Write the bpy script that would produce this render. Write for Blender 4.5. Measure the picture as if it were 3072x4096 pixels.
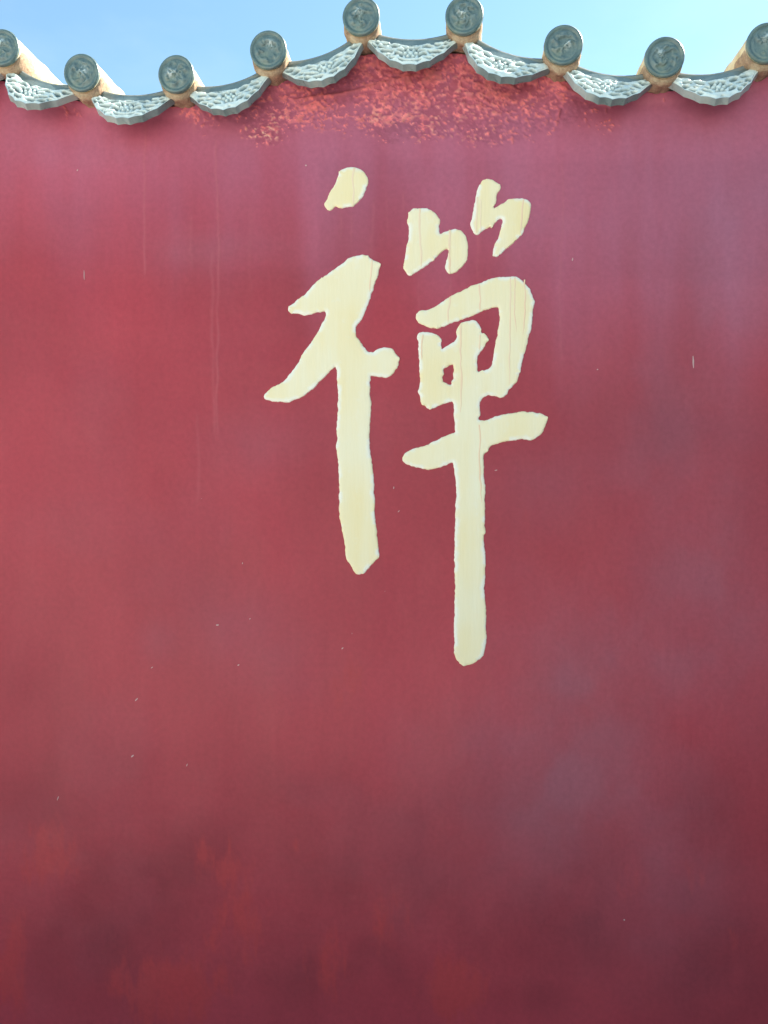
import bpy, math, random
import numpy as np
from mathutils import Vector, Matrix
from mathutils.geometry import tessellate_polygon

random.seed(7)
rng = np.random.default_rng(7)
S = bpy.context.scene
for o in list(bpy.data.objects):
    bpy.data.objects.remove(o)

# ------------------------------------------------------------------ camera
F_PX, CX, CY = 3076.0, 1536.0, 2048.0          # photo is 3072 x 4096
YAW, PITCH = math.radians(5.0), math.radians(1.0)
EYE = Vector((0.0, -2.6, 1.85))
FWD = Vector((-math.sin(YAW) * math.cos(PITCH), math.cos(YAW) * math.cos(PITCH), math.sin(PITCH)))
RGT = Vector((math.cos(YAW), math.sin(YAW), 0.0))
UPV = RGT.cross(FWD)
cam_d = bpy.data.cameras.new('camera')
cam = bpy.data.objects.new('camera', cam_d)
S.collection.objects.link(cam)
cam.matrix_world = Matrix.Translation(EYE) @ Matrix((RGT, UPV, -FWD)).transposed().to_4x4()
cam_d.sensor_fit = 'VERTICAL'
cam_d.sensor_height = 36.0
cam_d.lens = F_PX / 4096.0 * 36.0
cam_d.clip_end = 2000.0
S.camera = cam
S.render.resolution_x, S.render.resolution_y = 768, 1024

# ------------------------------------------------------------------ sky and sun
SUN = Vector((0.63, 0.35, 0.69)).normalized()   # direction towards the sun: right, a little behind the wall
w = bpy.data.worlds.new('World')
S.world = w
w.use_nodes = True
nt = w.node_tree
bg = nt.nodes['Background']
sky = nt.nodes.new('ShaderNodeTexSky')
sky.sky_type = 'NISHITA'
sky.sun_disc = False
sky.sun_elevation = math.asin(SUN.z)
sky.sun_rotation = math.atan2(SUN.x, SUN.y)
sky.air_density = 1.0
sky.dust_density = 0.25
sky.ozone_density = 1.0
tint = nt.nodes.new('ShaderNodeMix')
tint.data_type = 'RGBA'
tint.blend_type = 'MULTIPLY'
tint.inputs[0].default_value = 1.0
tint.inputs[7].default_value = (1.0, 1.15, 1.03, 1.0)
nt.links.new(sky.outputs[0], tint.inputs[6])
tcw = nt.nodes.new('ShaderNodeTexCoord')
mpw = nt.nodes.new('ShaderNodeMapping')
mpw.inputs['Scale'].default_value = (1.0, 1.0, 2.4)
nzw = nt.nodes.new('ShaderNodeTexNoise')
nzw.inputs['Scale'].default_value = 3.2
nzw.inputs['Detail'].default_value = 6.0
nzw.inputs['Roughness'].default_value = 0.55
mrw = nt.nodes.new('ShaderNodeMapRange')
for i_, v_ in enumerate((0.45, 0.75, 0.0, 0.14)):
    mrw.inputs[i_ + 1].default_value = v_
cl = nt.nodes.new('ShaderNodeMix')
cl.data_type = 'RGBA'
cl.inputs[7].default_value = (4.2, 4.6, 5.0, 1.0)
nt.links.new(tcw.outputs['Generated'], mpw.inputs[0])
nt.links.new(mpw.outputs[0], nzw.inputs['Vector'])
nt.links.new(nzw.outputs[0], mrw.inputs[0])
nt.links.new(mrw.outputs[0], cl.inputs[0])
nt.links.new(tint.outputs[2], cl.inputs[6])
nt.links.new(cl.outputs[2], bg.inputs[0])
bg.inputs[1].default_value = 0.071

sun_d = bpy.data.lights.new('sun', 'SUN')
sun_d.energy = 5.0
sun_d.angle = math.radians(0.53)
sun_d.color = (1.0, 0.93, 0.82)
sun = bpy.data.objects.new('sun', sun_d)
S.collection.objects.link(sun)
sun.rotation_euler = (-SUN).to_track_quat('-Z', 'Y').to_euler()

vs = S.view_settings
vs.view_transform = 'Standard'
vs.look = 'None'
vs.gamma = 1.0
vs.use_curve_mapping = False
vs.exposure = 2.05

# ------------------------------------------------------------------ helpers
def P(px, py, y=0.0):
    """photo pixel -> point on the vertical plane at depth y"""
    d = RGT * ((px - CX) / F_PX) + UPV * (-(py - CY) / F_PX) + FWD
    return EYE + d * ((y - EYE.y) / d.y)

def to_px(x, z, y=0.0):
    """wall coordinates -> design coordinates of the wall drawing"""
    dx, dy, dz = x - EYE.x, y - EYE.y, z - EYE.z
    c = dx * FWD.x + dy * FWD.y + dz * FWD.z
    u = (dx * RGT.x + dy * RGT.y + dz * RGT.z) / c
    v = (dx * UPV.x + dy * UPV.y + dz * UPV.z) / c
    return CX + u * F_PX, CY - v * F_PX

def _hash(ix, iy, seed):
    h = (ix.astype(np.int64) * 374761393 + iy.astype(np.int64) * 668265263 + seed * 974634777) & 0xFFFFFFFF
    h = ((h ^ (h >> 13)) * 1274126177) & 0xFFFFFFFF
    h = (h ^ (h >> 16)) & 0xFFFFFFFF
    return (h & 0xFFFFFF) / float(0xFFFFFF)

def vnoise(x, y, seed=0):
    ix, iy = np.floor(x), np.floor(y)
    fx, fy = x - ix, y - iy
    fx = fx * fx * (3 - 2 * fx)
    fy = fy * fy * (3 - 2 * fy)
    a = _hash(ix, iy, seed); b = _hash(ix + 1, iy, seed)
    c = _hash(ix, iy + 1, seed); d = _hash(ix + 1, iy + 1, seed)
    return (a * (1 - fx) + b * fx) * (1 - fy) + (c * (1 - fx) + d * fx) * fy

def fbm(x, y, seed=0, octv=4, gain=0.5):
    x = np.asarray(x, float); y = np.asarray(y, float)
    s, a, t = 0.0, 1.0, 0.0
    for i in range(octv):
        s = s + a * vnoise(x * 2 ** i + 17.3 * i, y * 2 ** i - 9.1 * i, seed + i * 13)
        t += a
        a *= gain
    return s / t

def sstep(a, b, x):
    t = np.clip((x - a) / (b - a), 0, 1)
    return t * t * (3 - 2 * t)

def new_obj(name, mesh, mat=None, parent=None):
    o = bpy.data.objects.new(name, mesh)
    S.collection.objects.link(o)
    if mat is not None and mesh is not None and not mesh.materials:
        mesh.materials.append(mat)
    if parent is not None:
        o.parent = parent
    return o

def mesh_from(name, verts, faces, smooth=True):
    m = bpy.data.meshes.new(name)
    m.from_pydata([tuple(v) for v in verts], [], faces)
    m.update()
    if smooth:
        m.polygons.foreach_set('use_smooth', [True] * len(m.polygons))
    return m

def grid_faces(nu, nv, off=0, flip=False):
    """row-major grid, nv rows of nu vertices"""
    f = []
    for j in range(nv - 1):
        for i in range(nu - 1):
            a = off + j * nu + i
            q = (a, a + 1, a + nu + 1, a + nu)
            f.append(q[::-1] if flip else q)
    return f

def float_attr(m, name, arr):
    at = m.attributes.new(name, 'FLOAT', 'POINT')
    at.data.foreach_set('value', np.asarray(arr, np.float32))

def color_attr(m, name, rgb):
    n = len(rgb)
    buf = np.ones((n, 4), np.float32)
    buf[:, :3] = rgb
    at = m.attributes.new(name, 'FLOAT_COLOR', 'POINT')
    at.data.foreach_set('color', buf.ravel())

# ------------------------------------------------------------------ materials
class Mat:
    def __init__(self, name, rough=0.6, spec=0.5):
        self.m = bpy.data.materials.new(name)
        self.m.use_nodes = True
        self.t = self.m.node_tree
        self.b = self.t.nodes['Principled BSDF']
        self.b.inputs['Roughness'].default_value = rough
        self.b.inputs['Specular IOR Level'].default_value = spec
        self.tc = self.t.nodes.new('ShaderNodeTexCoord')
    def n(self, kind, **kw):
        nd = self.t.nodes.new(kind)
        for k, v in kw.items():
            setattr(nd, k, v)
        return nd
    def l(self, a, b):
        self.t.links.new(a, b)
    def noise(self, scale, detail=4, rough=0.55, stretch=(1, 1, 1), coord='Object'):
        mp = self.n('ShaderNodeMapping')
        mp.inputs['Scale'].default_value = stretch
        self.l(self.tc.outputs[coord], mp.inputs['Vector'])
        nz = self.n('ShaderNodeTexNoise')
        nz.inputs['Scale'].default_value = scale
        nz.inputs['Detail'].default_value = detail
        nz.inputs['Roughness'].default_value = rough
        self.l(mp.outputs[0], nz.inputs['Vector'])
        return nz.outputs[0]
    def ramp(self, src, stops):
        r = self.n('ShaderNodeValToRGB')
        cr = r.color_ramp
        while len(cr.elements) < len(stops):
            cr.elements.new(0.5)
        for e, (p, c) in zip(cr.elements, stops):
            e.position = p
            e.color = (*c, 1) if len(c) == 3 else c
        self.l(src, r.inputs[0])
        return r.outputs[0]
    def mix(self, fac, a, b, blend='MIX'):
        mx = self.n('ShaderNodeMix', data_type='RGBA', blend_type=blend)
        for sock, v in ((mx.inputs[0], fac), (mx.inputs[6], a), (mx.inputs[7], b)):
            if isinstance(v, (int, float)):
                sock.default_value = v
            elif isinstance(v, tuple):
                sock.default_value = (*v, 1)
            else:
                self.l(v, sock)
        return mx.outputs[2]
    def maprange(self, src, a, b, c, d):
        r = self.n('ShaderNodeMapRange')
        for i, v in enumerate((a, b, c, d)):
            r.inputs[i + 1].default_value = v
        self.l(src, r.inputs[0])
        return r.outputs[0]
    def attr(self, name, out='Fac'):
        a = self.n('ShaderNodeAttribute', attribute_name=name)
        return a.outputs[out]
    def bump(self, src, strength, dist, prev=None):
        b = self.n('ShaderNodeBump')
        b.inputs['Strength'].default_value = strength
        b.inputs['Distance'].default_value = dist
        self.l(src, b.inputs['Height'])
        if prev is not None:
            self.l(prev, b.inputs['Normal'])
        return b.outputs[0]
    def base(self, v):
        if isinstance(v, tuple):
            self.b.inputs['Base Color'].default_value = (*v, 1)
        else:
            self.l(v, self.b.inputs['Base Color'])

def make_materials():
    M = {}
    # red oil paint on plaster
    k = Mat('red_wall_paint', 0.45, 0.32)
    col = k.attr('paint', 'Color')
    fine = k.noise(60, 5, 0.6)
    col = k.mix(1.0, col, k.ramp(fine, [(0.25, (0.90, 0.90, 0.90)), (0.75, (1.08, 1.08, 1.08))]), 'MULTIPLY')
    k.base(col)
    r = k.maprange(k.noise(3.5, 5, 0.6, (1, 1, 0.35)), 0.3, 0.7, 0.38, 0.56)
    add = k.n('ShaderNodeMath', operation='ADD')
    k.l(r, add.inputs[0]); k.l(k.attr('dull'), add.inputs[1])
    k.l(add.outputs[0], k.b.inputs['Roughness'])
    b1 = k.bump(k.noise(4.0, 4, 0.5), 0.30, 0.03)
    b2 = k.bump(k.noise(120, 5, 0.65, (1, 1, 0.35)), 0.10, 0.004, b1)
    k.l(b2, k.b.inputs['Normal'])
    M['red'] = k.m
    # cream letter paint, white ground coat at the edges
    k = Mat('cream_letter_paint', 0.5, 0.4)
    streak = k.noise(5, 5, 0.6, (1.5, 1, 0.22))
    tone = k.ramp(streak, [(0.30, (0.87, 0.69, 0.36)), (0.50, (0.88, 0.73, 0.44)), (0.70, (0.88, 0.77, 0.54))])
    blot = k.noise(2.2, 3, 0.5)
    tone = k.mix(k.maprange(blot, 0.45, 0.68, 0.0, 0.75), tone, (0.87, 0.79, 0.59))
    wob = k.n('ShaderNodeMath', operation='ADD')
    k.l(k.attr('fill'), wob.inputs[0])
    k.l(k.maprange(k.noise(30, 4, 0.6), 0.3, 0.7, -0.3, 0.3), wob.inputs[1])
    k.base(k.mix(k.maprange(wob.outputs[0], 0.15, 0.85, 0, 1), (0.87, 0.80, 0.66), tone))
    k.l(k.bump(k.noise(40, 4, 0.6, (2.5, 1, 0.25)), 0.2, 0.004), k.b.inputs['Normal'])
    M['cream'] = k.m
    k = Mat('red_drip_stain', 0.55, 0.3)
    k.base(k.ramp(k.noise(14, 3, 0.5, (1, 1, 0.3)), [(0.3, (0.86, 0.56, 0.36)), (0.7, (0.86, 0.68, 0.46))]))
    M['stain'] = k.m
    k = Mat('pale_fleck', 0.6, 0.3)
    k.base((0.55, 0.34, 0.32))
    M['fleck'] = k.m
    # glazed end discs
    k = Mat('dark_glazed_tile', 0.34, 0.6)
    c = k.ramp(k.noise(30, 5, 0.65), [(0.3, (0.055, 0.096, 0.098)), (0.5, (0.100, 0.152, 0.148)), (0.72, (0.18, 0.225, 0.185))])
    c = k.mix(k.maprange(k.noise(9, 4, 0.6), 0.55, 0.75, 0, 0.5), c, (0.16, 0.21, 0.14))
    c = k.mix(k.attr('relief_tone'), c, (0.55, 0.62, 0.60))  # pale glints painted on the boss and raised relief
    k.base(c)
    k.l(k.maprange(k.noise(45, 3, 0.6), 0.3, 0.7, 0.24, 0.55), k.b.inputs['Roughness'])
    k.l(k.bump(k.noise(160, 4, 0.6), 0.25, 0.003), k.b.inputs['Normal'])
    M['disc'] = k.m
    # drip plates, celadon glaze, pale on the raised carving and dark in the recesses
    k = Mat('pale_glazed_tile', 0.3, 0.6)
    c = k.ramp(k.noise(26, 5, 0.65), [(0.3, (0.070, 0.115, 0.118)), (0.6, (0.150, 0.205, 0.200))])
    pale = k.ramp(k.noise(40, 4, 0.6), [(0.3, (0.66, 0.77, 0.74)), (0.7, (0.86, 0.88, 0.78))])
    k.base(k.mix(k.attr('relief_tone'), c, pale))
    k.l(k.maprange(k.noise(50, 3, 0.6), 0.3, 0.7, 0.22, 0.5), k.b.inputs['Roughness'])
    k.l(k.bump(k.noise(170, 4, 0.6), 0.25, 0.003), k.b.inputs['Normal'])
    M['drip'] = k.m
    # barrel tiles
    k = Mat('tan_clay_tile', 0.75, 0.3)
    c = k.ramp(k.noise(18, 6, 0.65), [(0.28, (0.42, 0.32, 0.18)), (0.5, (0.68, 0.54, 0.32)), (0.75, (0.78, 0.68, 0.48))])
    k.base(c)
    k.l(k.bump(k.noise(90, 5, 0.65), 0.5, 0.004), k.b.inputs['Normal'])
    M['barrel'] = k.m
    k = Mat('grey_clay_tile', 0.6, 0.4)
    c = k.ramp(k.noise(22, 6, 0.65, (0.6, 1, 3)), [(0.3, (0.15, 0.18, 0.17)), (0.55, (0.26, 0.28, 0.25)), (0.75, (0.40, 0.38, 0.30))])
    k.base(c)
    k.l(k.bump(k.noise(60, 5, 0.65, (0.5, 1, 5)), 0.5, 0.004), k.b.inputs['Normal'])
    M['pan'] = k.m
    k = Mat('bedding_mortar', 0.9, 0.2)
    c = k.ramp(k.noise(25, 6, 0.7), [(0.3, (0.22, 0.14, 0.10)), (0.5, (0.42, 0.28, 0.18)), (0.72, (0.60, 0.48, 0.32))])
    k.base(c)
    k.l(k.bump(k.noise(80, 5, 0.7), 0.8, 0.008), k.b.inputs['Normal'])
    M['mortar'] = k.m
    k = Mat('stone_paving', 0.85, 0.3)
    c = k.ramp(k.noise(1.5, 8, 0.65), [(0.3, (0.40, 0.385, 0.36)), (0.7, (0.54, 0.52, 0.48))])
    k.base(c)
    k.l(k.bump(k.noise(25, 6, 0.7), 0.4, 0.01), k.b.inputs['Normal'])
    M['ground'] = k.m
    return M
M = make_materials()

# ------------------------------------------------------------------ ground
g = mesh_from('ground', [(-400, -400, 0), (400, -400, 0), (400, 400, 0), (-400, 400, 0)], [(0, 1, 2, 3)], False)
go = new_obj('ground', g, M['ground'])
go['kind'] = 'structure'

# ------------------------------------------------------------------ tile line along the top
Y_DISC = -0.10
disc_px = [(6, 190), (326, 291), (704, 296), (1073, 200), (1444, 65), (1857, 61), (2254, 180), (2659, 229), (3068, 172)]
seen = [P(a, b, Y_DISC) for a, b in disc_px]
PITCHX = (seen[-1].x - seen[0].x) / 8
z_hi, z_mid, z_lo = seen[4].z, seen[3].z, seen[2].z
pts = [(v.x, v.z) for v in seen]
lz = [z_hi, z_hi - 0.01, z_mid, z_lo, z_lo, z_mid, z_hi, z_hi, z_mid]
rz = [z_hi, z_hi, z_mid, z_lo, z_lo, z_mid, z_hi, z_hi, z_mid]
for i in range(9):
    pts.insert(0, (seen[0].x - PITCHX * (i + 1), lz[i]))
    pts.append((seen[-1].x + PITCHX * (i + 1), rz[i]))
pts = np.array(pts)
XMIN, XMAX = pts[0, 0] - 0.1, pts[-1, 0] + 0.1

_fx = np.linspace(XMIN, XMAX, 3000)
_fz = np.interp(_fx, pts[:, 0], pts[:, 1])
_kn = np.hanning(121); _kn /= _kn.sum()
_fs = np.convolve(np.pad(_fz, 60, mode='edge'), _kn, 'valid')
def ridge_z(x):
    return np.interp(x, _fx, _fs)

# ------------------------------------------------------------------ the wall
wall = bpy.data.objects.new('garden_wall', None)
S.collection.objects.link(wall)
wall['label'] = 'tall red plastered wall with wavy tiled top and a cream painted character'
wall['category'] = 'wall'
wall['kind'] = 'thing'

def ell(px, py, cx, cy, rx, ry, p=2.0):
    d = ((px - cx) / rx) ** 2 + ((py - cy) / ry) ** 2
    return np.exp(-d ** (p / 2.0))

def build_plaster():
    xa = np.arange(-1.62, 1.45, 0.0034)
    xs = np.concatenate([np.arange(XMIN, -1.62, 0.06), xa, np.arange(1.45, XMAX, 0.06), [XMAX]])
    s1 = np.arange(0.0, 0.60, 0.0034)
    t2 = np.linspace(0.0, 1.0, 210)[1:]
    top = ridge_z(xs) - 0.068
    nu = len(xs)
    Z = np.concatenate([top[None, :] - s1[:, None],
                        (top - s1[-1])[None, :] * (1 - t2[:, None])])
    nv = Z.shape[0]
    X = np.repeat(xs[None, :], nv, 0)
    px, py = to_px(X, Z)
    # ---- paint colour: old dark red, brushed and stained
    base = np.array([0.385, 0.036, 0.050])
    col = np.repeat(np.repeat(base[None, None, :], nv, 0), nu, 1)
    mott = fbm(px / 520, py / 640, 3, 5)
    col *= (0.80 + 0.40 * mott)[..., None]
    stk = fbm(px / 26, py / 900, 11, 4)
    stk2 = fbm(px / 120, py / 1300, 12, 4)
    col *= (0.95 + 0.05 * stk + 0.06 * stk2)[..., None]
    # stains with shapes of their own, massed low to paint dimmer light there
    stain = np.zeros_like(px)  # stains and painted dimmer light in one mask
    for cx, cy, rx, ry, a in [(300, 3200, 520, 200, 0.45), (720, 3560, 460, 300, 0.75), (1650, 3480, 620, 330, 0.7), (2350, 3660, 620, 330, 0.75), (330, 3760, 360, 260, 0.7), (1250, 3850, 520, 260, 0.7), (2900, 3850, 400, 330, 0.75),
                              (1200, 3150, 300, 150, 0.35), (2800, 3380, 260, 260, 0.5), (2100, 3980, 300, 120, 0.6), (1500, 2450, 300, 200, 0.2), (150, 2750, 200, 160, 0.25),
                              (330, 830, 120, 130, 0.35), (700, 780, 330, 130, 0.2), (2650, 1750, 330, 130, 0.3), (560, 3950, 90, 200, 0.4), (1100, 4000, 60, 200, 0.5)]:
        stain = np.maximum(stain, a * ell(px, py, cx, cy, rx, ry))
    stain *= 0.55 + 0.45 * sstep(0.3, 0.7, fbm(px / 170, py / 210, 23, 5))
    grime_shade = np.array([0.175, 0.017, 0.026])
    col = col * (1 - 0.9 * stain[..., None]) + grime_shade * 0.9 * stain[..., None]
    # brighter red where the coat is rubbed thin
    rub = np.zeros_like(px)
    for cx, cy, rx, ry, a in [(190, 3430, 130, 160, 0.9), (60, 3860, 80, 260, 0.8), (700, 3960, 230, 180, 1.0), (860, 3450, 170, 110, 0.6),
                              (950, 3700, 160, 210, 0.5), (1300, 3880, 120, 170, 0.6), (1260, 3390, 140, 60, 0.4),
                              (1830, 3950, 150, 150, 0.9), (2520, 3520, 60, 90, 0.5), (2760, 3520, 70, 90, 0.4), (2900, 3770, 80, 90, 0.35),
                              (1560, 3700, 120, 160, 0.4), (600, 2000, 130, 120, 0.25), (1400, 2760, 90, 160, 0.3), (2060, 2070, 90, 130, 0.25)]:
        rub = np.maximum(rub, a * ell(px, py, cx, cy, rx, ry, 2.5))
    rub = sstep(0.30, 0.95, rub * 1.15 + 2.0 * (fbm(px / 42, py / 130, 31, 6, 0.68) - 0.5)) * sstep(0.05, 0.3, rub)
    col = col * (1 - 0.8 * rub[..., None]) + np.array([0.42, 0.036, 0.040]) * 0.8 * rub[..., None]
    # chalky bloom patches; the broad right-hand ones also paint cooler shade
    chalk_shade = np.zeros_like(px)
    for cx, cy, rx, ry, a in [(2340, 2680, 360, 300, 1.0), (2250, 3060, 460, 480, 1.0), (2680, 2560, 260, 300, 0.9), (2450, 3150, 420, 330, 0.8),
                              (2850, 2300, 400, 700, 0.8), (2700, 1700, 460, 500, 0.7), (2900, 1100, 420, 500, 0.8), (2600, 3500, 400, 400, 0.6), (2250, 1900, 260, 260, 0.35), (1000, 1790, 190, 140, 0.35), (960, 2500, 220, 160, 0.3), (1080, 2620, 220, 160, 0.25),
                              (2500, 2300, 200, 170, 0.35), (2060, 2300, 160, 160, 0.2), (1700, 3000, 200, 240, 0.3), (640, 2560, 90, 90, 0.25),
                              (900, 1000, 340, 90, 0.5), (2350, 900, 240, 50, 0.25), (350, 620, 300, 60, 0.3)]:
        chalk_shade = np.maximum(chalk_shade, a * ell(px, py, cx, cy, rx, ry))
    chalk_shade *= 0.6 + 0.4 * sstep(0.25, 0.75, fbm(px / 190, py / 210, 41, 5))
    chalk_shade = np.clip(chalk_shade + 0.10 * sstep(0.5, 0.75, fbm(px / 420, py / 420, 45, 5)), 0, 1)
    col = col * (1 - 0.50 * chalk_shade[..., None]) + np.array([0.27, 0.125, 0.165]) * 0.50 * chalk_shade[..., None]
    # pale mauve sky glare painted over the upper wall, ending in uneven tongues
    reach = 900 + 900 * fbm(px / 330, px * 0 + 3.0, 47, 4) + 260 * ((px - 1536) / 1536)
    glare_veil = sstep(0, 1, (reach - py) / 900) * (0.7 + 0.5 * fbm(px / 90, py / 500, 48, 4))
    col = col * (1 - 0.40 * glare_veil[..., None]) + np.array([0.54, 0.21, 0.33]) * 0.40 * glare_veil[..., None]
    # overlapping coats with straight brush limits
    coat = sstep(-14, 14, px - 1268 - 10 * fbm(py / 60, py * 0, 5)) * sstep(-40, 40, py - 640) * sstep(40, -40, py - 1120)
    coat = np.maximum(coat, sstep(-8, 12, py - (1085 - 0.06 * (px - 900))) * sstep(20, -20, px - 1265) * sstep(-20, 30, px - 880) * sstep(300, 0, py - 1090))
    col *= (1 - 0.07 * coat)[..., None]
    # thin runs of paint
    def run(x0, y0, y1, wdt, amt, wob=6.0, seed=0):
        xc = x0 + wob * (fbm(py / 170, py * 0 + seed, 51 + seed, 3) - 0.5) * 2
        m = np.exp(-((px - xc) / wdt) ** 2) * sstep(-15, 25, py - y0) * sstep(40, -30, py - y1)
        return m * amt
    runs = np.zeros_like(px)
    for i, (x0, y0, y1, wd, am) in enumerate([(583, 490, 1090, 5, 0.75), (868, 560, 1720, 5, 0.6), (852, 1000, 1720, 6, 0.45), (762, 850, 1065, 6, 0.35),
                                              (1362, 840, 940, 5, 0.5), (1397, 840, 960, 4, 0.4), (1490, 800, 1040, 6, 0.45), (1612, 760, 860, 5, 0.3),
                                              (2247, 640, 1450, 5, 0.35), (1674, 1110, 1240, 5, 0.35), (1800, 1100, 1180, 5, 0.45), (1914, 930, 1120, 6, 0.35),
                                              (1000, 830, 1180, 8, 0.2), (335, 480, 560, 5, 0.6), (300, 470, 540, 7, 0.4), (625, 480, 560, 5, 0.35),
                                              (780, 430, 520, 8, 0.7), (790, 1650, 2000, 6, 0.3), (1545, 760, 930, 5, 0.25)]):
        runs = np.maximum(runs, run(x0, y0, y1, wd, am, 13, i) * (0.45 + 0.75 * fbm(px / 400, py / 90, 57 + i, 3)))
    col = col * (1 - 0.45 * runs[..., None]) + np.array([0.52, 0.13, 0.14]) * 0.45 * runs[..., None]
    # ---- flaking top coat under the eave
    dens = np.zeros_like(px)
    for cx, cy, rx, ry, a in [(1800, 330, 330, 200, 1.0), (1520, 300, 260, 170, 0.9), (2130, 400, 260, 150, 0.95), (1120, 430, 230, 110, 0.95),
                              (1060, 525, 90, 60, 1.1), (1690, 480, 330, 85, 1.0), (1250, 400, 200, 100, 0.8), (900, 430, 190, 80, 0.75), (840, 480, 60, 80, 0.5),
                              (1400, 500, 90, 60, 0.45), (1970, 530, 160, 60, 0.9), (2330, 420, 130, 60, 0.55), (2430, 500, 60, 40, 0.5), (300, 445, 60, 40, 0.6),
                              (640, 420, 160, 25, 0.6), (2640, 400, 90, 40, 0.35), (1560, 560, 60, 25, 0.6), (2200, 290, 160, 120, 0.7), (1820, 200, 260, 90, 0.8)]:
        dens = np.maximum(dens, a * ell(px, py, cx, cy, rx, ry, 3.0))
    wx = px + 18 * (fbm(px / 34, py / 34, 61, 3) - 0.5)
    wy = py + 18 * (fbm(px / 34, py / 34, 67, 3) - 0.5)
    fl = 0.66 * fbm(wx / 13, wy / 9.5, 71, 3, 0.55) + 0.34 * fbm(wx / 110, wy / 75, 77, 4, 0.6)
    flake = sstep(0.52, 0.585, fl + 0.22 * (dens - 0.75) + 0.10 * (fbm(px / 34, py / 120, 79, 3) - 0.5)) * sstep(0.10, 0.35, dens)
    thin = fbm(wx / 44, wy / 34, 83, 5, 0.65)
    soft = sstep(0.25, 0.9, dens) * sstep(560, 330, py + 0.12 * abs(px - 1800)) * (0.35 + 0.65 * sstep(0.35, 0.6, thin))
    col = col * (1 - 0.6 * soft[..., None]) + np.array([0.56, 0.095, 0.115]) * 0.6 * soft[..., None]
    under = sstep(0.50, 0.38, fl) * sstep(0.3, 0.7, dens)
    col *= (1 - 0.18 * under)[..., None]
    tone = fbm(px / 14, py / 11, 91, 3)
    coral = np.array([0.74, 0.165, 0.165])[None, None] * (0.5 + 1.0 * tone[..., None])
    pale = np.zeros_like(px)
    for cx, cy, r, a in [(1060, 530, 70, 0.9), (1090, 480, 60, 0.5), (1850, 345, 55, 0.5), (1780, 500, 220, 0.35), (2110, 310, 130, 0.2), (1500, 470, 60, 0.35)]:
        pale = np.maximum(pale, a * ell(px, py, cx, cy, r, r * 0.7))
    pale *= sstep(0.42, 0.6, fbm(px / 16, py / 14, 97, 3))
    coral = coral * (1 - pale[..., None]) + np.array([0.72, 0.42, 0.30]) * pale[..., None]
    flm = (flake * (0.45 + 0.55 * sstep(0.3, 0.6, fbm(px / 13, py / 10, 93, 2))))[..., None]
    col = col * (1 - flm) + coral * flm
    # raised old joint lines crossing the patch
    def seam(pl, wd):
        m = np.zeros_like(px)
        for (x0, y0), (x1, y1) in zip(pl[:-1], pl[1:]):
            t = np.clip(((px - x0) * (x1 - x0) + (py - y0) * (y1 - y0)) / ((x1 - x0) ** 2 + (y1 - y0) ** 2), 0, 1)
            d = np.hypot(px - x0 - t * (x1 - x0), py - y0 - t * (y1 - y0)) + 7 * (fbm(px / 30, py / 30, 101, 3) - 0.5)
            m = np.maximum(m, np.exp(-(d / wd) ** 2))
        return m
    seams = np.maximum(seam([(1180, 400), (1360, 378), (1480, 350), (1580, 318), (1650, 308)], 7), seam([(2080, 330), (2170, 300), (2260, 360), (2440, 425)], 6))
    seams = np.maximum(seams, seam([(2240, 440), (2225, 490)], 5))
    col = col * (1 - 0.4 * seams[..., None]) + np.array([0.60, 0.12, 0.10]) * 0.4 * seams[..., None]
    # relief
    rough_h = (fbm(px / 26, py / 22, 111, 4, 0.6) - 0.5) * sstep(0.15, 0.7, dens)
    H = 0.0022 * flake + 0.005 * rough_h + 0.005 * seams + 0.0008 * runs
    crest = sstep(0.055, 0.0, (np.repeat(top[None, :], nv, 0) - Z))
    Y = -H - 0.012 * crest ** 2
    verts = np.stack([X, Y, Z], -1).reshape(-1, 3)
    idx = np.arange(nu * nv).reshape(nv, nu)
    quads = np.stack([idx[:-1, :-1], idx[1:, :-1], idx[1:, 1:], idx[:-1, 1:]], -1).reshape(-1, 4)
    m = bpy.data.meshes.new('plaster_face')
    m.vertices.add(len(verts))
    m.vertices.foreach_set('co', verts.astype(np.float32).ravel())
    nq = len(quads)
    m.loops.add(nq * 4)
    m.loops.foreach_set('vertex_index', quads.astype(np.int32).ravel())
    m.polygons.add(nq)
    m.polygons.foreach_set('loop_start', np.arange(0, nq * 4, 4, dtype=np.int32))
    m.polygons.foreach_set('use_smooth', np.ones(nq, bool))
    m.update(calc_edges=True)
    m.validate()
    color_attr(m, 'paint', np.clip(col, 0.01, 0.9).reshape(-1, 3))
    dull = 0.25 * np.clip(dens, 0, 1) + 0.12 * chalk_shade + 0.10 * stain
    float_attr(m, 'dull', dull.reshape(-1))
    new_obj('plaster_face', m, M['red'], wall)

    # the body behind the face: sides, back and the sloping bed under the tiles
    xb = np.linspace(XMIN, XMAX, 220)
    zt = ridge_z(xb)
    prof = [(0.012, None, 0.0), (0.012, 0, -0.125), (0.004, 0, -0.10), (0.002, 0, -0.085), (0.30, 0, -0.045), (0.62, 0, -0.06), (0.60, 0, -0.075), (0.60, None, 0.0)]
    v = []
    for x, z in zip(xb, zt):
        for (yy, f, dz) in prof:
            v.append((x, yy, (0.0 if f is None else z + dz)))
    n = len(prof)
    f = []
    for i in range(len(xb) - 1):
        for j in range(n - 1):
            a = i * n + j
            f.append((a, a + n, a + n + 1, a + 1))
    f.append(tuple(range(n)))
    f.append(tuple(reversed(range((len(xb) - 1) * n, len(xb) * n))))
    m = mesh_from('wall_core', v, f, False)
    color_attr(m, 'paint', np.repeat(np.array([[0.33, 0.045, 0.05]]), len(v), 0))
    float_attr(m, 'dull', np.zeros(len(v)))
    new_obj('wall_core', m, M['red'], wall)
build_plaster()

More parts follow.
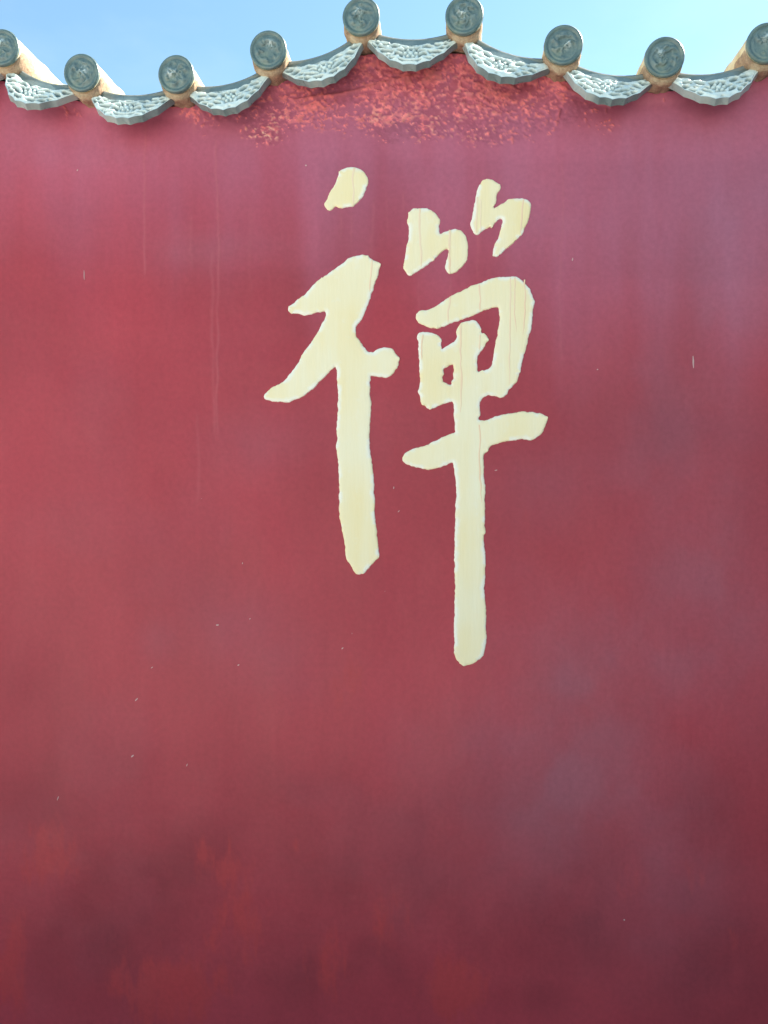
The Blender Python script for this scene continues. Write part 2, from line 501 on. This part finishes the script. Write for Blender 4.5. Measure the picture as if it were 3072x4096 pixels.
# ------------------------------------------------------------------ tiles
SLOPE = math.radians(5.0)
RD = 0.0620
LEN = 0.40

def disc_mesh(seed):
    nr, na = 22, 56
    rr = np.linspace(0, 1, nr)
    v = []
    A = np.linspace(0, 2 * math.pi, na, endpoint=False)
    rg, ag = np.meshgrid(rr, A, indexing='ij')
    X, Z = rg * np.cos(ag), rg * np.sin(ag)
    rim = sstep(0.80, 0.85, rg)
    ring = np.exp(-((rg - 0.70) / 0.035) ** 2)
    tw = rg * 0.9 + seed
    wx = X * np.cos(tw) - Z * np.sin(tw); wz = X * np.sin(tw) + Z * np.cos(tw)
    n1 = fbm(wx * 2.6 + 7.7 * seed, wz * 2.6 + 3.1 * seed, 200 + seed, 3)
    rel = 1 - np.abs(2 * n1 - 1) * 3.2
    rel = np.clip(rel, 0, 1) * sstep(0.72, 0.58, rg)
    bx, bz = 0.22 * math.sin(seed * 2.4), 0.15 + 0.16 * math.cos(seed * 1.7)
    boss = np.exp(-(((X - bx) ** 2 + (Z - bz) ** 2) / (0.03 + 0.012 * (seed % 3)))) * fbm(X * 9, Z * 9, 300 + seed, 2)
    h = 0.0045 * rim + 0.0022 * ring + 0.0095 * rel + 0.012 * boss
    edge = sstep(0.965, 1.0, rg)
    h = h - 0.003 * edge
    relief_tone = np.clip(1.6 * boss * (fbm(X * 14, Z * 14, 320 + seed, 2) > 0.45) + 0.10 * rel + 0.10 * ring * fbm(X * 5, Z * 5, 330 + seed, 2), 0, 1).ravel()
    V = np.stack([X * RD, -h, Z * RD], -1).reshape(-1, 3)
    v = [tuple(p) for p in V]
    f = []
    for i in range(nr - 1):
        for j in range(na):
            a, b = i * na + j, i * na + (j + 1) % na
            f.append((a, a + na, b + na, b))
    # turned edge of the disc
    o0 = (nr - 1) * na
    for (rk, yy) in ((1.0, 0.010), (0.96, 0.014)):
        o1 = len(v)
        for a in A:
            v.append((rk * RD * math.cos(a), yy, rk * RD * math.sin(a)))
        for j in range(na):
            f.append((o0 + j, o1 + j, o1 + (j + 1) % na, o0 + (j + 1) % na))
        o0 = o1
    f.append(tuple(o0 + j for j in range(na)))
    m = mesh_from('end_disc', v, f)
    float_attr(m, 'relief_tone', np.concatenate([relief_tone, np.zeros(len(v) - len(relief_tone))]))
    return m

def barrel_mesh(seed):
    na, ny = 36, 26
    v = []
    for j in range(ny):
        y = 0.006 + (LEN - 0.006) * j / (ny - 1)
        step = 0.0035 if (y % 0.21) < 0.02 else 0.0
        for i in range(na):
            a = 2 * math.pi * i / na
            r = RD * 0.955 - 0.004 * (y / LEN) + step + 0.0016 * (vnoise(np.array(i * 0.6), np.array(j * 0.7), 400 + seed) - 0.5)
            v.append((r * math.cos(a), y, r * math.sin(a)))
    f = []
    for j in range(ny - 1):
        for i in range(na):
            a, b = j * na + i, j * na + (i + 1) % na
            f.append((a, b, b + na, a + na))
    f.append(tuple(range(na)))
    f.append(tuple(reversed(range((ny - 1) * na, ny * na))))
    return mesh_from('round_tile', v, f)

def mortar_mesh(seed):
    na, ny = 34, 9
    v = []
    for j in range(ny):
        y = 0.010 + 0.10 * j / (ny - 1)
        for i in range(na):
            a = math.radians(170 + 200 * i / (na - 1))
            n = float(fbm(np.array(i * 0.35 + seed * 5), np.array(j * 0.5), 500 + seed, 3))
            low = max(0.0, -math.sin(a))
            r = RD * (0.93 + 0.30 * low * (0.55 + 0.9 * n)) - (0.004 if j == 0 else 0)
            v.append((r * math.cos(a), y - 0.008 * n * (j == 0), r * math.sin(a)))
    f = []
    for j in range(ny - 1):
        for i in range(na - 1):
            a = j * na + i
            f.append((a, a + 1, a + na + 1, a + na))
    c = len(v)
    v.append((0, 0.014, -0.02))
    for i in range(na - 1):
        f.append((c, i + 1, i))
    return mesh_from('mortar_bed', v, f)

TILT = math.radians(34)

def drip_mesh(seed, half):
    nu, nv = 120, 54
    U, V = np.meshgrid(np.linspace(-1, 1, nu), np.linspace(0, 1, nv))
    x = U * half
    zt = 0.030 * U ** 2 + 0.004
    au = np.abs(U)
    scal = 0.007 * np.abs(np.sin(au * math.pi * 3.5 + 0.5 * math.pi))
    pw = 1.9 + 0.5 * ((seed * 7) % 5) / 4
    depth = 0.100 * (1 - au ** pw) + 0.040
    zb = zt - depth + scal
    x = x * (1 - 0.05 * V)
    z = zt + (zb - zt) * V
    band = sstep(0.22, 0.30, V + 0.02 * np.sin(U * 9 + seed))    # smooth lip above, carving below
    near = (z - zb)
    rim = sstep(0.011, 0.005, near) * sstep(0.99, 0.93, au)
    mx = np.abs(x)                                            # moulded motif, mirrored about the middle
    wa = mx / 0.046 + 0.55 * (fbm(mx / 0.03, z / 0.03, 600 + seed % 3, 2) - 0.5) * 2
    wb = z / 0.0200 - 0.9 * U ** 2 + 0.35 * np.sin(mx / 0.017 + seed % 3) + 0.5 * (fbm(mx / 0.02, z / 0.02, 605 + seed % 3, 2) - 0.5) * 2
    row = np.floor(wb)
    wa = wa + 0.5 * (row % 2)
    fa, fb = wa - np.floor(wa) - 0.5, wb - row - 0.5
    rnd = _hash(np.floor(wa), row, 611 + seed % 3)
    dd = np.abs(2 * fa) ** 1.4 + np.abs(2 * fb) ** 1.6
    hole_ = sstep(0.86, 0.52, dd / (0.62 + 0.6 * rnd))
    rel = 1 - hole_ * (rnd > 0.12)
    rel *= 0.75 + 0.25 * fbm(x / 0.012, z / 0.008, 617 + seed, 2)
    ros = np.hypot(x, (z - zt + 0.078) * 1.1) / 0.026              # a rosette in the middle
    pet = 0.5 + 0.5 * np.cos(6 * np.arctan2(z - zt + 0.078, x))
    rel = np.where(ros < 1.0, sstep(1.0, 0.8, ros) * (0.25 + 0.75 * np.maximum(pet * sstep(0.3, 0.5, ros), sstep(0.34, 0.24, ros))), rel)
    inner = band * (1 - rim) * sstep(0.99, 0.92, au)
    h = 0.012 * rel * inner + 0.007 * rim + 0.002 * (1 - band)
    relief_tone = np.clip((rel * inner + rim * 0.9) * (0.7 + 0.5 * fbm(x / 0.05, z / 0.05, 630 + seed, 3)), 0, 1)
    relief_tone = np.maximum(relief_tone, 0.02)
    front = np.stack([x, -h, z], -1).reshape(-1, 3)
    th = 0.017
    back = np.stack([x * 0.985, np.full_like(x, th), z], -1).reshape(-1, 3)
    f = grid_faces(nu, nv, 0, True)
    n0 = nu * nv
    f += grid_faces(nu, nv, n0, False)
    idx = np.arange(n0).reshape(nv, nu)
    loop = list(idx[0, :]) + list(idx[1:, -1]) + list(idx[-1, -2::-1]) + list(idx[-2:0:-1, 0])
    nl = len(loop)
    e0 = 2 * n0                                              # the edge has vertices of its own, so it stays crisp
    Vx = np.concatenate([front, back, front[loop], back[loop]])
    for i in range(nl):
        j = (i + 1) % nl
        f.append((e0 + i, e0 + j, e0 + nl + j, e0 + nl + i))
    c, s = math.cos(TILT), math.sin(TILT)                    # swing the lower edge forward
    y, zz = Vx[:, 1].copy(), Vx[:, 2].copy()
    Vx[:, 1] = y * c + zz * s
    Vx[:, 2] = -y * s + zz * c
    m = mesh_from('drip_plate', Vx, f)
    edge = 0.05 + 0.3 * sstep(0.35, 0.65, fbm(np.arange(2 * nl) % nl / 34.0, np.zeros(2 * nl), 640 + seed, 3))
    float_attr(m, 'relief_tone', np.concatenate([relief_tone.ravel(), np.full(n0, 0.1), edge]))
    return m

def pan_mesh(half):
    nu, ny = 24, 8
    v = []
    for layer in (0, 1):
        for j in range(ny):
            y = 0.004 + (LEN - 0.05) * j / (ny - 1)
            for i in range(nu):
                u = -1 + 2 * i / (nu - 1)
                z = 0.034 * u * u - 0.001 + (0.005 if (j % 4) == 0 else 0) - 0.014 * layer + 0.006
                v.append((u * half, y, z))
    n0 = nu * ny
    f = grid_faces(nu, ny, 0) + grid_faces(nu, ny, n0, True)
    idx = np.arange(n0).reshape(ny, nu)
    loop = list(idx[0, :]) + list(idx[1:, -1]) + list(idx[-1, -2::-1]) + list(idx[-2:0:-1, 0])
    for i in range(len(loop)):
        a, b = int(loop[i]), int(loop[(i + 1) % len(loop)])
        f.append((b, a, a + n0, b + n0))
    return mesh_from('pan_tile', v, f, True)

discs = [disc_mesh(i) for i in range(9)]
barrels = [barrel_mesh(i) for i in range(3)]
mortars = [mortar_mesh(i) for i in range(5)]
drips = [drip_mesh(i, 0.152) for i in range(8)]
pan = pan_mesh(0.155)
for k, (x, z) in enumerate(pts):
    b = new_obj('round_tile', barrels[k % 3], M['barrel'], wall)
    b.location = (x, Y_DISC, z)
    b.rotation_euler = (SLOPE, random.uniform(-0.1, 0.1), random.uniform(-0.012, 0.012))
    d = new_obj('end_disc', discs[k % 9], M['disc'], b)
    d.rotation_euler = (random.uniform(-0.05, 0.03), random.uniform(-0.25, 0.25), random.uniform(-0.04, 0.04))
    mo = new_obj('mortar_bed', mortars[k % 5], M['mortar'], wall)
    mo.location = (x, Y_DISC + 0.006, z)
    mo.rotation_euler = (SLOPE, random.uniform(-0.12, 0.12), 0)
for k in range(len(pts) - 1):
    (x0, z0), (x1, z1) = pts[k], pts[k + 1]
    a = math.atan2(z1 - z0, x1 - x0)
    ln = math.hypot(x1 - x0, z1 - z0)
    t = new_obj('pan_tile', pan, M['pan'], wall)
    mid = Vector(((x0 + x1) / 2, Y_DISC + 0.045, (z0 + z1) / 2))
    dn = Vector((math.sin(a), 0, -math.cos(a)))
    t.location = mid + dn * 0.058
    t.rotation_euler = (SLOPE, -a + random.uniform(-0.03, 0.03), 0)
    t.scale = (ln / 0.32, 1, 1)
    p = new_obj('drip_plate', drips[k % 8], M['drip'], t)
    p.rotation_euler = (random.uniform(-0.06, 0.06), 0, random.uniform(-0.03, 0.03))

# unseen wing wall, added off frame to put the right side in shade
def shade_wing():
    xw, th, ln = 3.6, 0.5, 9.0
    h = float(ridge_z(xw)) - 0.12
    v = [(xw, 0.0, 0), (xw + th, 0.0, 0), (xw + th, -ln, 0), (xw, -ln, 0), (xw, 0.0, h), (xw + th, 0.0, h), (xw + th, -ln, h), (xw, -ln, h)]
    m = mesh_from('shade_wing', v, [(0, 3, 7, 4), (3, 2, 6, 7), (2, 1, 5, 6), (4, 7, 6, 5), (0, 4, 5, 1)], False)
    color_attr(m, 'paint', np.repeat(np.array([[0.36, 0.035, 0.045]]), 8, 0))
    float_attr(m, 'dull', np.zeros(8))
    o = new_obj('shade_wing', m, M['pan'], wall)
    prof = [(-0.10, -0.02), (-0.10, 0.03), (0.12, 0.10), (0.17, 0.16), (0.25, 0.19), (0.33, 0.16), (0.38, 0.10), (0.60, 0.03), (0.60, -0.02)]
    v, f = [], []
    ny = 2
    for yy in (-0.02, -ln - 0.08):
        for (a, b) in prof:
            v.append((xw + a, yy, h + b + 0.022))
    n = len(prof)
    for j in range(n):
        k = (j + 1) % n
        f.append((j, k, k + n, j + n))
    f.append(tuple(reversed(range(n)))); f.append(tuple(range(n, 2 * n)))
    new_obj('shade_wing_cap', mesh_from('shade_wing_cap', v, f, False), M['pan'], o)
shade_wing()

# ridge roll and back slope tiles, above and behind the eave
def ridge():
    xb = np.linspace(XMIN, XMAX, 220)
    v, f = [], []
    n = 13
    for x in xb:
        z = float(ridge_z(x)) + 0.0
        for i in range(n):
            a = math.pi * i / (n - 1)
            v.append((x, 0.30 - 0.085 * math.cos(a), z + 0.02 + 0.085 * math.sin(a)))
    for i in range(len(xb) - 1):
        for j in range(n - 1):
            a = i * n + j
            f.append((a, a + n, a + n + 1, a + 1))
    f.append(tuple(range(n)))
    f.append(tuple(reversed(range((len(xb) - 1) * n, len(xb) * n))))
    new_obj('ridge_roll', mesh_from('ridge_roll', v, f), M['pan'], wall)
ridge()

# ------------------------------------------------------------------ the painted character
char = bpy.data.objects.new('painted_character', None)
S.collection.objects.link(char)
char.parent = wall
char['label'] = 'large cream brush character painted on the red plaster'

def conv(kind, pl):
    ox, oy, sc = {'A': (1000, 600, 2.5523), 'B': (1550, 600, 2.37), 'C': (1550, 1000, 2.37),
                  'D': (1000, 1200, 2.5523), 'E': (1200, 1700, 2.07375), 'F': (1800, 1600, 1.3042)}[kind]
    return [(ox + a / sc, oy + b / sc) for a, b in pl]

dot = conv('A', [(905,230),(925,203),(975,185),(1035,177),(1100,182),(1145,200),(1175,235),(1195,275),(1208,310),(1203,350),(1192,395),(1160,460),(1110,530),(1055,577),(1010,583),(945,598),(905,593),(890,582),(862,578),(850,603),(822,620),(785,608),(757,575),(758,545),(775,522),(800,455),(835,400),(865,350),(890,295)])
left = conv('A', [(1150,1067),(1200,1075),(1240,1110),(1262,1130),(1315,1145),(1333,1170),(1328,1190),(1315,1215),(1318,1250),(1308,1300),(1290,1330),(1268,1378),(1268,1420),(1240,1475),(1225,1520),(1215,1560),(1185,1630),(1158,1700),(1122,1762)]) \
    + conv('D', [(1110,242),(1082,280),(1078,310),(1082,375),(1130,435),(1165,485),(1200,535),(1260,537),(1300,507),(1350,490),(1385,480),(1430,485),(1470,510),(1480,545),(1515,580),(1528,615),(1515,650),(1512,675),(1490,710),(1462,750),(1420,785),(1390,797),(1340,790),(1285,790),(1245,775),(1232,780),(1228,850),(1222,930),(1230,1000),(1238,1070),(1232,1180),(1232,1270),(1222,1380),(1220,1500),(1230,1590),(1250,1690),(1262,1765)]) \
    + conv('E', [(612,405),(618,470),(612,540),(620,620),(620,760),(635,860),(642,960),(650,1035),(661,1070),(655,1100),(625,1130),(590,1165),(565,1200),(530,1230),(490,1244),(462,1240),(440,1205),(420,1160),(388,1128),(380,1070),(370,990),(355,900),(333,800),(325,700),(323,560),(322,430),(312,290),(308,230),(295,180),(305,120),(303,60),(303,10)]) \
    + conv('D', [(890,1160),(900,1050),(902,930),(893,830),(888,720),(872,675),(830,715),(770,780),(710,840),(650,905),(590,950),(540,985),(450,1025),(390,1052),(340,1045),(280,1042),(200,1030),(150,1015),(136,980),(160,945),(195,905),(290,860),(340,840),(410,750),(470,680),(540,550),(600,470),(645,395),(690,335),(720,265),(755,200),(778,150),(765,115),(720,120),(640,143),(550,160),(480,138),(415,138),(388,108)]) \
    + conv('A', [(395,1605),(430,1575),(480,1535),(540,1495),(600,1430),(670,1355),(720,1310),(800,1262),(870,1210),(940,1165),(1000,1110),(1050,1085),(1100,1075)])
mark1 = conv('B', [(205,590),(240,558),(310,550),(380,558),(430,585),(475,625),(503,660),(500,690),(485,725),(490,770),(498,797),(540,778),(590,757),(640,742),(690,755),(725,795),(750,840),(763,900),(762,980),(748,1060),(715,1100),(670,1150),(600,1185),(565,1165),(543,1120),(548,1075),(565,1020),(578,960),(565,942),(530,950),(495,990),(450,1025),(440,1055),(415,1060),(355,1105),(300,1140),(255,1175),(202,1195),(175,1165),(150,1135),(150,1095),(165,1040),(175,940),(195,860),(205,780),(200,720),(186,685),(195,630)])
mark2 = conv('B', [(870,330),(900,285),(945,272),(990,282),(1045,310),(1070,335),(1075,370),(1055,400),(1035,430),(1025,490),(1003,555),(1060,530),(1110,490),(1145,467),(1200,463),(1270,455),(1325,470),(1355,500),(1364,530),(1358,580),(1335,670),(1300,750),(1270,810),(1225,850),(1180,895),(1130,940),(1080,985),(1045,1015),(995,1015),(990,1000),(1003,940),(1020,880),(1055,820),(1075,740),(1092,660),(1065,650),(1030,685),(995,725),(985,745),(975,725),(930,755),(880,785),(865,805),(840,808),(815,790),(795,740),(785,700),(800,640),(815,540),(835,450),(855,380)])
right = conv('C', [(265,640),(275,605),(300,580),(335,572),(375,575),(430,545),(510,500),(590,440),(640,415),(720,375),(800,340),(860,320),(910,297),(970,272),(1030,262),(1100,250),(1180,252),(1240,260),(1280,290),(1320,335),(1355,375),(1370,420),(1385,465),(1400,490),(1395,515),(1380,560),(1378,620),(1370,700),(1355,770),(1335,850),(1325,900),(1305,970),(1280,1040),(1272,1100),(1260,1160),(1245,1200),(1230,1245),(1190,1290),(1150,1320),(1140,1360),(1110,1385),(1065,1410),(1030,1385),(960,1378),(920,1395),(880,1430),(872,1480),(880,1560),(862,1605),(905,1623),(970,1600),(1050,1570),(1130,1550),(1220,1537),(1310,1533),(1400,1540),(1470,1555),(1515,1580)]) \
    + conv('F', [(512,95),(500,130),(485,170),(465,190),(430,210),(370,207),(315,213),(270,222),(210,240),(195,270),(178,280),(175,340),(175,390),(185,450),(183,520),(183,600),(180,640),(187,690),(178,710),(182,780),(185,850),(185,920),(178,990),(190,1080),(187,1180),(190,1235),(183,1290),(170,1340),(125,1375),(90,1388),(58,1383),(22,1340),(22,1250),(22,1130),(27,1000),(23,850),(25,720),(28,600),(33,480),(27,400)]) \
    + conv('E', [(1275,345),(1265,310),(1230,325),(1170,350),(1075,375),(1010,362),(940,345),(880,325),(855,300),(848,265),(880,225),(910,207),(990,185),(1080,150),(1140,125),(1200,95),(1290,60),(1283,40),(1285,5)]) \
    + conv('C', [(640,1640),(630,1580),(628,1480),(615,1430),(560,1450),(490,1475),(440,1500),(405,1512),(370,1495),(335,1468),(315,1465),(312,1400),(305,1370),(287,1355),(305,1310),(310,1240),(302,1150),(300,1060),(290,990),(287,930),(293,880),(280,830),(290,795),(310,778),(370,780),(430,790),(480,810),(505,840),(518,865),(508,890),(510,945),(560,910),(610,880),(640,870),(655,840),(655,770),(665,725),(690,700),(740,680),(800,658),(835,665),(865,695),(880,735),(888,795),(920,798),(945,820),(958,855),(930,895),(905,940),(870,975),(855,1010),(850,1090),(855,1160),(905,1145),(975,1120),(995,1080),(1005,1000),(1020,900),(1040,800),(1055,720),(1060,620),(1050,540),(1000,550),(930,570),(870,597),(800,628),(780,633),(690,668),(620,690),(560,720),(480,745),(430,743),(385,730),(330,710),(290,692)])
hole = conv('C', [(580,1095),(625,1080),(632,1120),(622,1170),(628,1220),(605,1245),(603,1277),(575,1275),(550,1257),(522,1250),(520,1205),(535,1180),(528,1130)])

def smooth_loop(pl, step=5.0, seed=0):
    p = np.array(pl, float)
    q = np.empty((len(p) * 2, 2))                       # one pass of corner cutting
    nx = np.roll(p, -1, 0)
    q[0::2] = 0.82 * p + 0.18 * nx
    q[1::2] = 0.18 * p + 0.82 * nx
    seg = np.linalg.norm(np.roll(q, -1, 0) - q, axis=1)
    L = np.concatenate([[0], np.cumsum(seg)])
    n = int(L[-1] / step)
    t = np.linspace(0, L[-1], n, endpoint=False)
    qq = np.vstack([q, q[:1]])
    r = np.stack([np.interp(t, L, qq[:, 0]), np.interp(t, L, qq[:, 1])], -1)
    d = np.roll(r, -1, 0) - np.roll(r, 1, 0)
    nrm = np.stack([d[:, 1], -d[:, 0]], -1) / (np.linalg.norm(d, axis=1)[:, None] + 1e-9)
    j = (fbm(t / 22, t * 0 + seed, 700 + seed, 3) - 0.5) * 6.0 + (fbm(t / 9, t * 0 + seed, 730 + seed, 2) - 0.5) * 3.5
    return r + nrm * j[:, None]

def area(p):
    x, y = p[:, 0], p[:, 1]
    return 0.5 * np.sum(x * np.roll(y, -1) - np.roll(x, -1) * y)

def dist_to_loops(q, loops):
    best = np.full(len(q), 1e9)
    for lp in loops:
        a = lp; b = np.roll(lp, -1, 0)
        ab = b - a
        t = np.clip(((q[:, None, :] - a[None]) * ab[None]).sum(-1) / ((ab ** 2).sum(-1)[None] + 1e-9), 0, 1)
        c = a[None] + t[..., None] * ab[None]
        best = np.minimum(best, np.linalg.norm(q[:, None, :] - c, axis=-1).min(1))
    return best

def stroke(loops_px, seed):
    loops = []
    for i, lp in enumerate(loops_px):
        r = smooth_loop(lp, 5.0, seed * 3 + i)
        if (area(r) > 0) != (i == 0):                   # outer one way round, holes the other
            r = r[::-1]
        loops.append(r)
    levels = [(0.0, 0.0000, 0.0), (2.5, 0.0030, 0.1), (9.0, 0.0042, 0.35), (22.0, 0.0046, 1.0)]
    rings = []
    for lp in loops:
        d = np.roll(lp, -2, 0) - np.roll(lp, 2, 0)
        nrm = np.stack([-d[:, 1], d[:, 0]], -1)
        nrm /= np.linalg.norm(nrm, axis=1)[:, None] + 1e-9
        for _ in range(2):
            nrm = nrm + np.roll(nrm, 1, 0) + np.roll(nrm, -1, 0)
            nrm /= np.linalg.norm(nrm, axis=1)[:, None] + 1e-9
        lim = np.full(len(lp), 22.0)
        for _ in range(16):
            q = lp + nrm * lim[:, None]
            ok = dist_to_loops(q, loops) >= 0.93 * lim
            lim = np.where(ok, lim, lim * 0.8)
        for _ in range(3):
            lim = np.minimum(lim, (np.roll(lim, 1) + lim + np.roll(lim, -1)) / 3 + 1.0)
        rings.append([(lp + nrm * (lim * (l[0] / 22.0))[:, None], l[1], l[2]) for l in levels])
    verts, fill, faces = [], [], []
    inner = []
    for rg in rings:
        n = len(rg[0][0])
        offs = []
        tt = np.arange(n) * 7.0
        thick = sstep(0.36, 0.60, fbm(tt / 70, tt * 0 + seed, 720 + seed, 4))
        for li, (q, h, fl) in enumerate(rg):
            offs.append(len(verts))
            for vi, (a, b) in enumerate(q):
                p = P(a, b, 0.0)
                verts.append((p.x, -h, p.z))
                fill.append(fl if li == 3 else min(1.0, (0.0, 0.05, 0.3)[li] + (0.75, 0.85, 0.8)[li] * float(thick[vi])))
        for k in range(len(rg) - 1):
            for i in range(n):
                j = (i + 1) % n
                faces.append((offs[k] + i, offs[k] + j, offs[k + 1] + j, offs[k + 1] + i))
        inner.append((offs[-1], rg[-1][0]))
    tess = tessellate_polygon([[Vector((a, -b, 0)) for a, b in q] for _, q in inner])
    lut = []
    for o, q in inner:
        lut += [o + i for i in range(len(q))]
    for t in tess:
        faces.append(tuple(lut[i] for i in t))
    m = mesh_from('stroke', verts, faces, False)
    import bmesh
    bm = bmesh.new(); bm.from_mesh(m)
    bmesh.ops.recalc_face_normals(bm, faces=bm.faces)
    s = sum(f.normal.y * f.calc_area() for f in bm.faces)
    if s > 0:
        bmesh.ops.reverse_faces(bm, faces=bm.faces)
    bm.to_mesh(m); bm.free()
    float_attr(m, 'fill', fill)
    return new_obj('stroke', m, M['cream'], char)

for i, lp in enumerate([[dot], [left], [mark1], [mark2], [right, hole]]):
    stroke(lp, i + 1)

# red runs that dried over the cream strokes
def strip(name, x0, y0, y1, wd, seed, h, mat, x1=None):
    n = max(6, int((y1 - y0) / 12))
    v, f = [], []
    x1 = x0 if x1 is None else x1
    for i in range(n + 1):
        t = i / n
        yy = y0 + (y1 - y0) * t
        xc = x0 + (x1 - x0) * t + 5 * (float(fbm(np.array(yy / 60), np.array(seed * 3.7), 800 + seed, 3)) - 0.5) * 3
        ww = 1.3 * wd * (0.55 + 0.8 * float(fbm(np.array(yy / 35), np.array(seed * 1.3), 850 + seed, 2))) * min(1, 4 * (1 - t) + 0.25)
        for s_, hh in ((-1, 0.0), (0, 0.0007), (1, 0.0)):
            p = P(xc + s_ * ww, yy)
            v.append((p.x, -(h + hh), p.z))
    for i in range(n):
        for k in range(2):
            a = i * 3 + k
            f.append((a, a + 3, a + 4, a + 1))
    new_obj(name, mesh_from(name, v, f), mat, char)

for i, (x0, y0, y1, wd, x1) in enumerate([(1416, 674, 825, 3.0, 1411), (1488, 1042, 1168, 2.6, 1481), (1680, 836, 1068, 3.6, 1684), (1799, 922, 1096, 3.0, 1801),
                                          (1912, 790, 935, 2.6, 1905), (1924, 800, 930, 2.2, 1921), (2091, 800, 935, 2.4, 2077), (1799, 1188, 1290, 2.8, 1793),
                                          (1917, 1140, 1245, 2.6, 1923), (2040, 1112, 1540, 2.2, 2038), (2058, 1112, 1330, 2.0, 2063), (1845, 1300, 1650, 2.8, 1843), (1921, 1340, 1400, 3.0, 1916),
                                          (1916, 1700, 2010, 2.2, 1925), (1691, 1340, 1440, 2.2, 1692), (2100, 1120, 1340, 2.2, 2095)]):
    strip('drip_stain', x0, y0, y1, wd, i, 0.0047, M['stain'], x1)

# flecks of lime and scratches on the plaster
def flecks():
    v, f = [], []
    known = [(2290, 1038, 10, 4, 1.4), (2390, 1478, 5, 4, 0.6), (2773, 1448, 40, 5, 1.6), (337, 1100, 34, 3, 1.6), (530, 3024, 12, 5, 0.7), (546, 2798, 14, 4, 0.8),
             (748, 3060, 10, 3, 1.2), (870, 2500, 10, 5, 0.1), (954, 2660, 7, 4, 0.5), (970, 2253, 6, 3, 1.5), (232, 3193, 16, 3, 1.2), (1575, 1951, 8, 4, 1.5),
             (1595, 2045, 9, 3, 0.8), (1370, 2593, 8, 4, 0.8), (1984, 1881, 9, 3, 0.2), (608, 2670, 9, 3, 0.6), (1000, 2475, 6, 3, 0.6), (2497, 3679, 5, 5, 0), (1224, 662, 6, 6, 0), (310, 681, 6, 5, 1.0)]
    lst = list(known)
    for _ in range(3):
        lst.append((random.uniform(20, 3050), random.uniform(620, 3900), random.uniform(2.5, 6), random.uniform(1.0, 1.8), random.uniform(0.2, 1.8)))
    for (x, y, ln, wd, a) in lst:
        c = P(x, y)
        sc = 0.000845
        ca, sa = math.cos(a), math.sin(a)
        o = len(v)
        for (p, q) in ((-1, -0.4), (0.2, -1), (1, -0.3), (0.9, 0.5), (-0.1, 1), (-0.9, 0.5)):
            dx, dz = p * ln * sc * 0.62, q * wd * sc * 0.62
            v.append((c.x + dx * ca - dz * sa, -0.0008, c.z + dx * sa + dz * ca))
        v.append((c.x, -0.0016, c.z))
        for i in range(6):
            f.append((o + i, o + (i + 1) % 6, o + 6))
    o = new_obj('lime_flecks', mesh_from('lime_flecks', v, f, False), M['fleck'], wall)
    o['kind'] = 'stuff'
flecks()
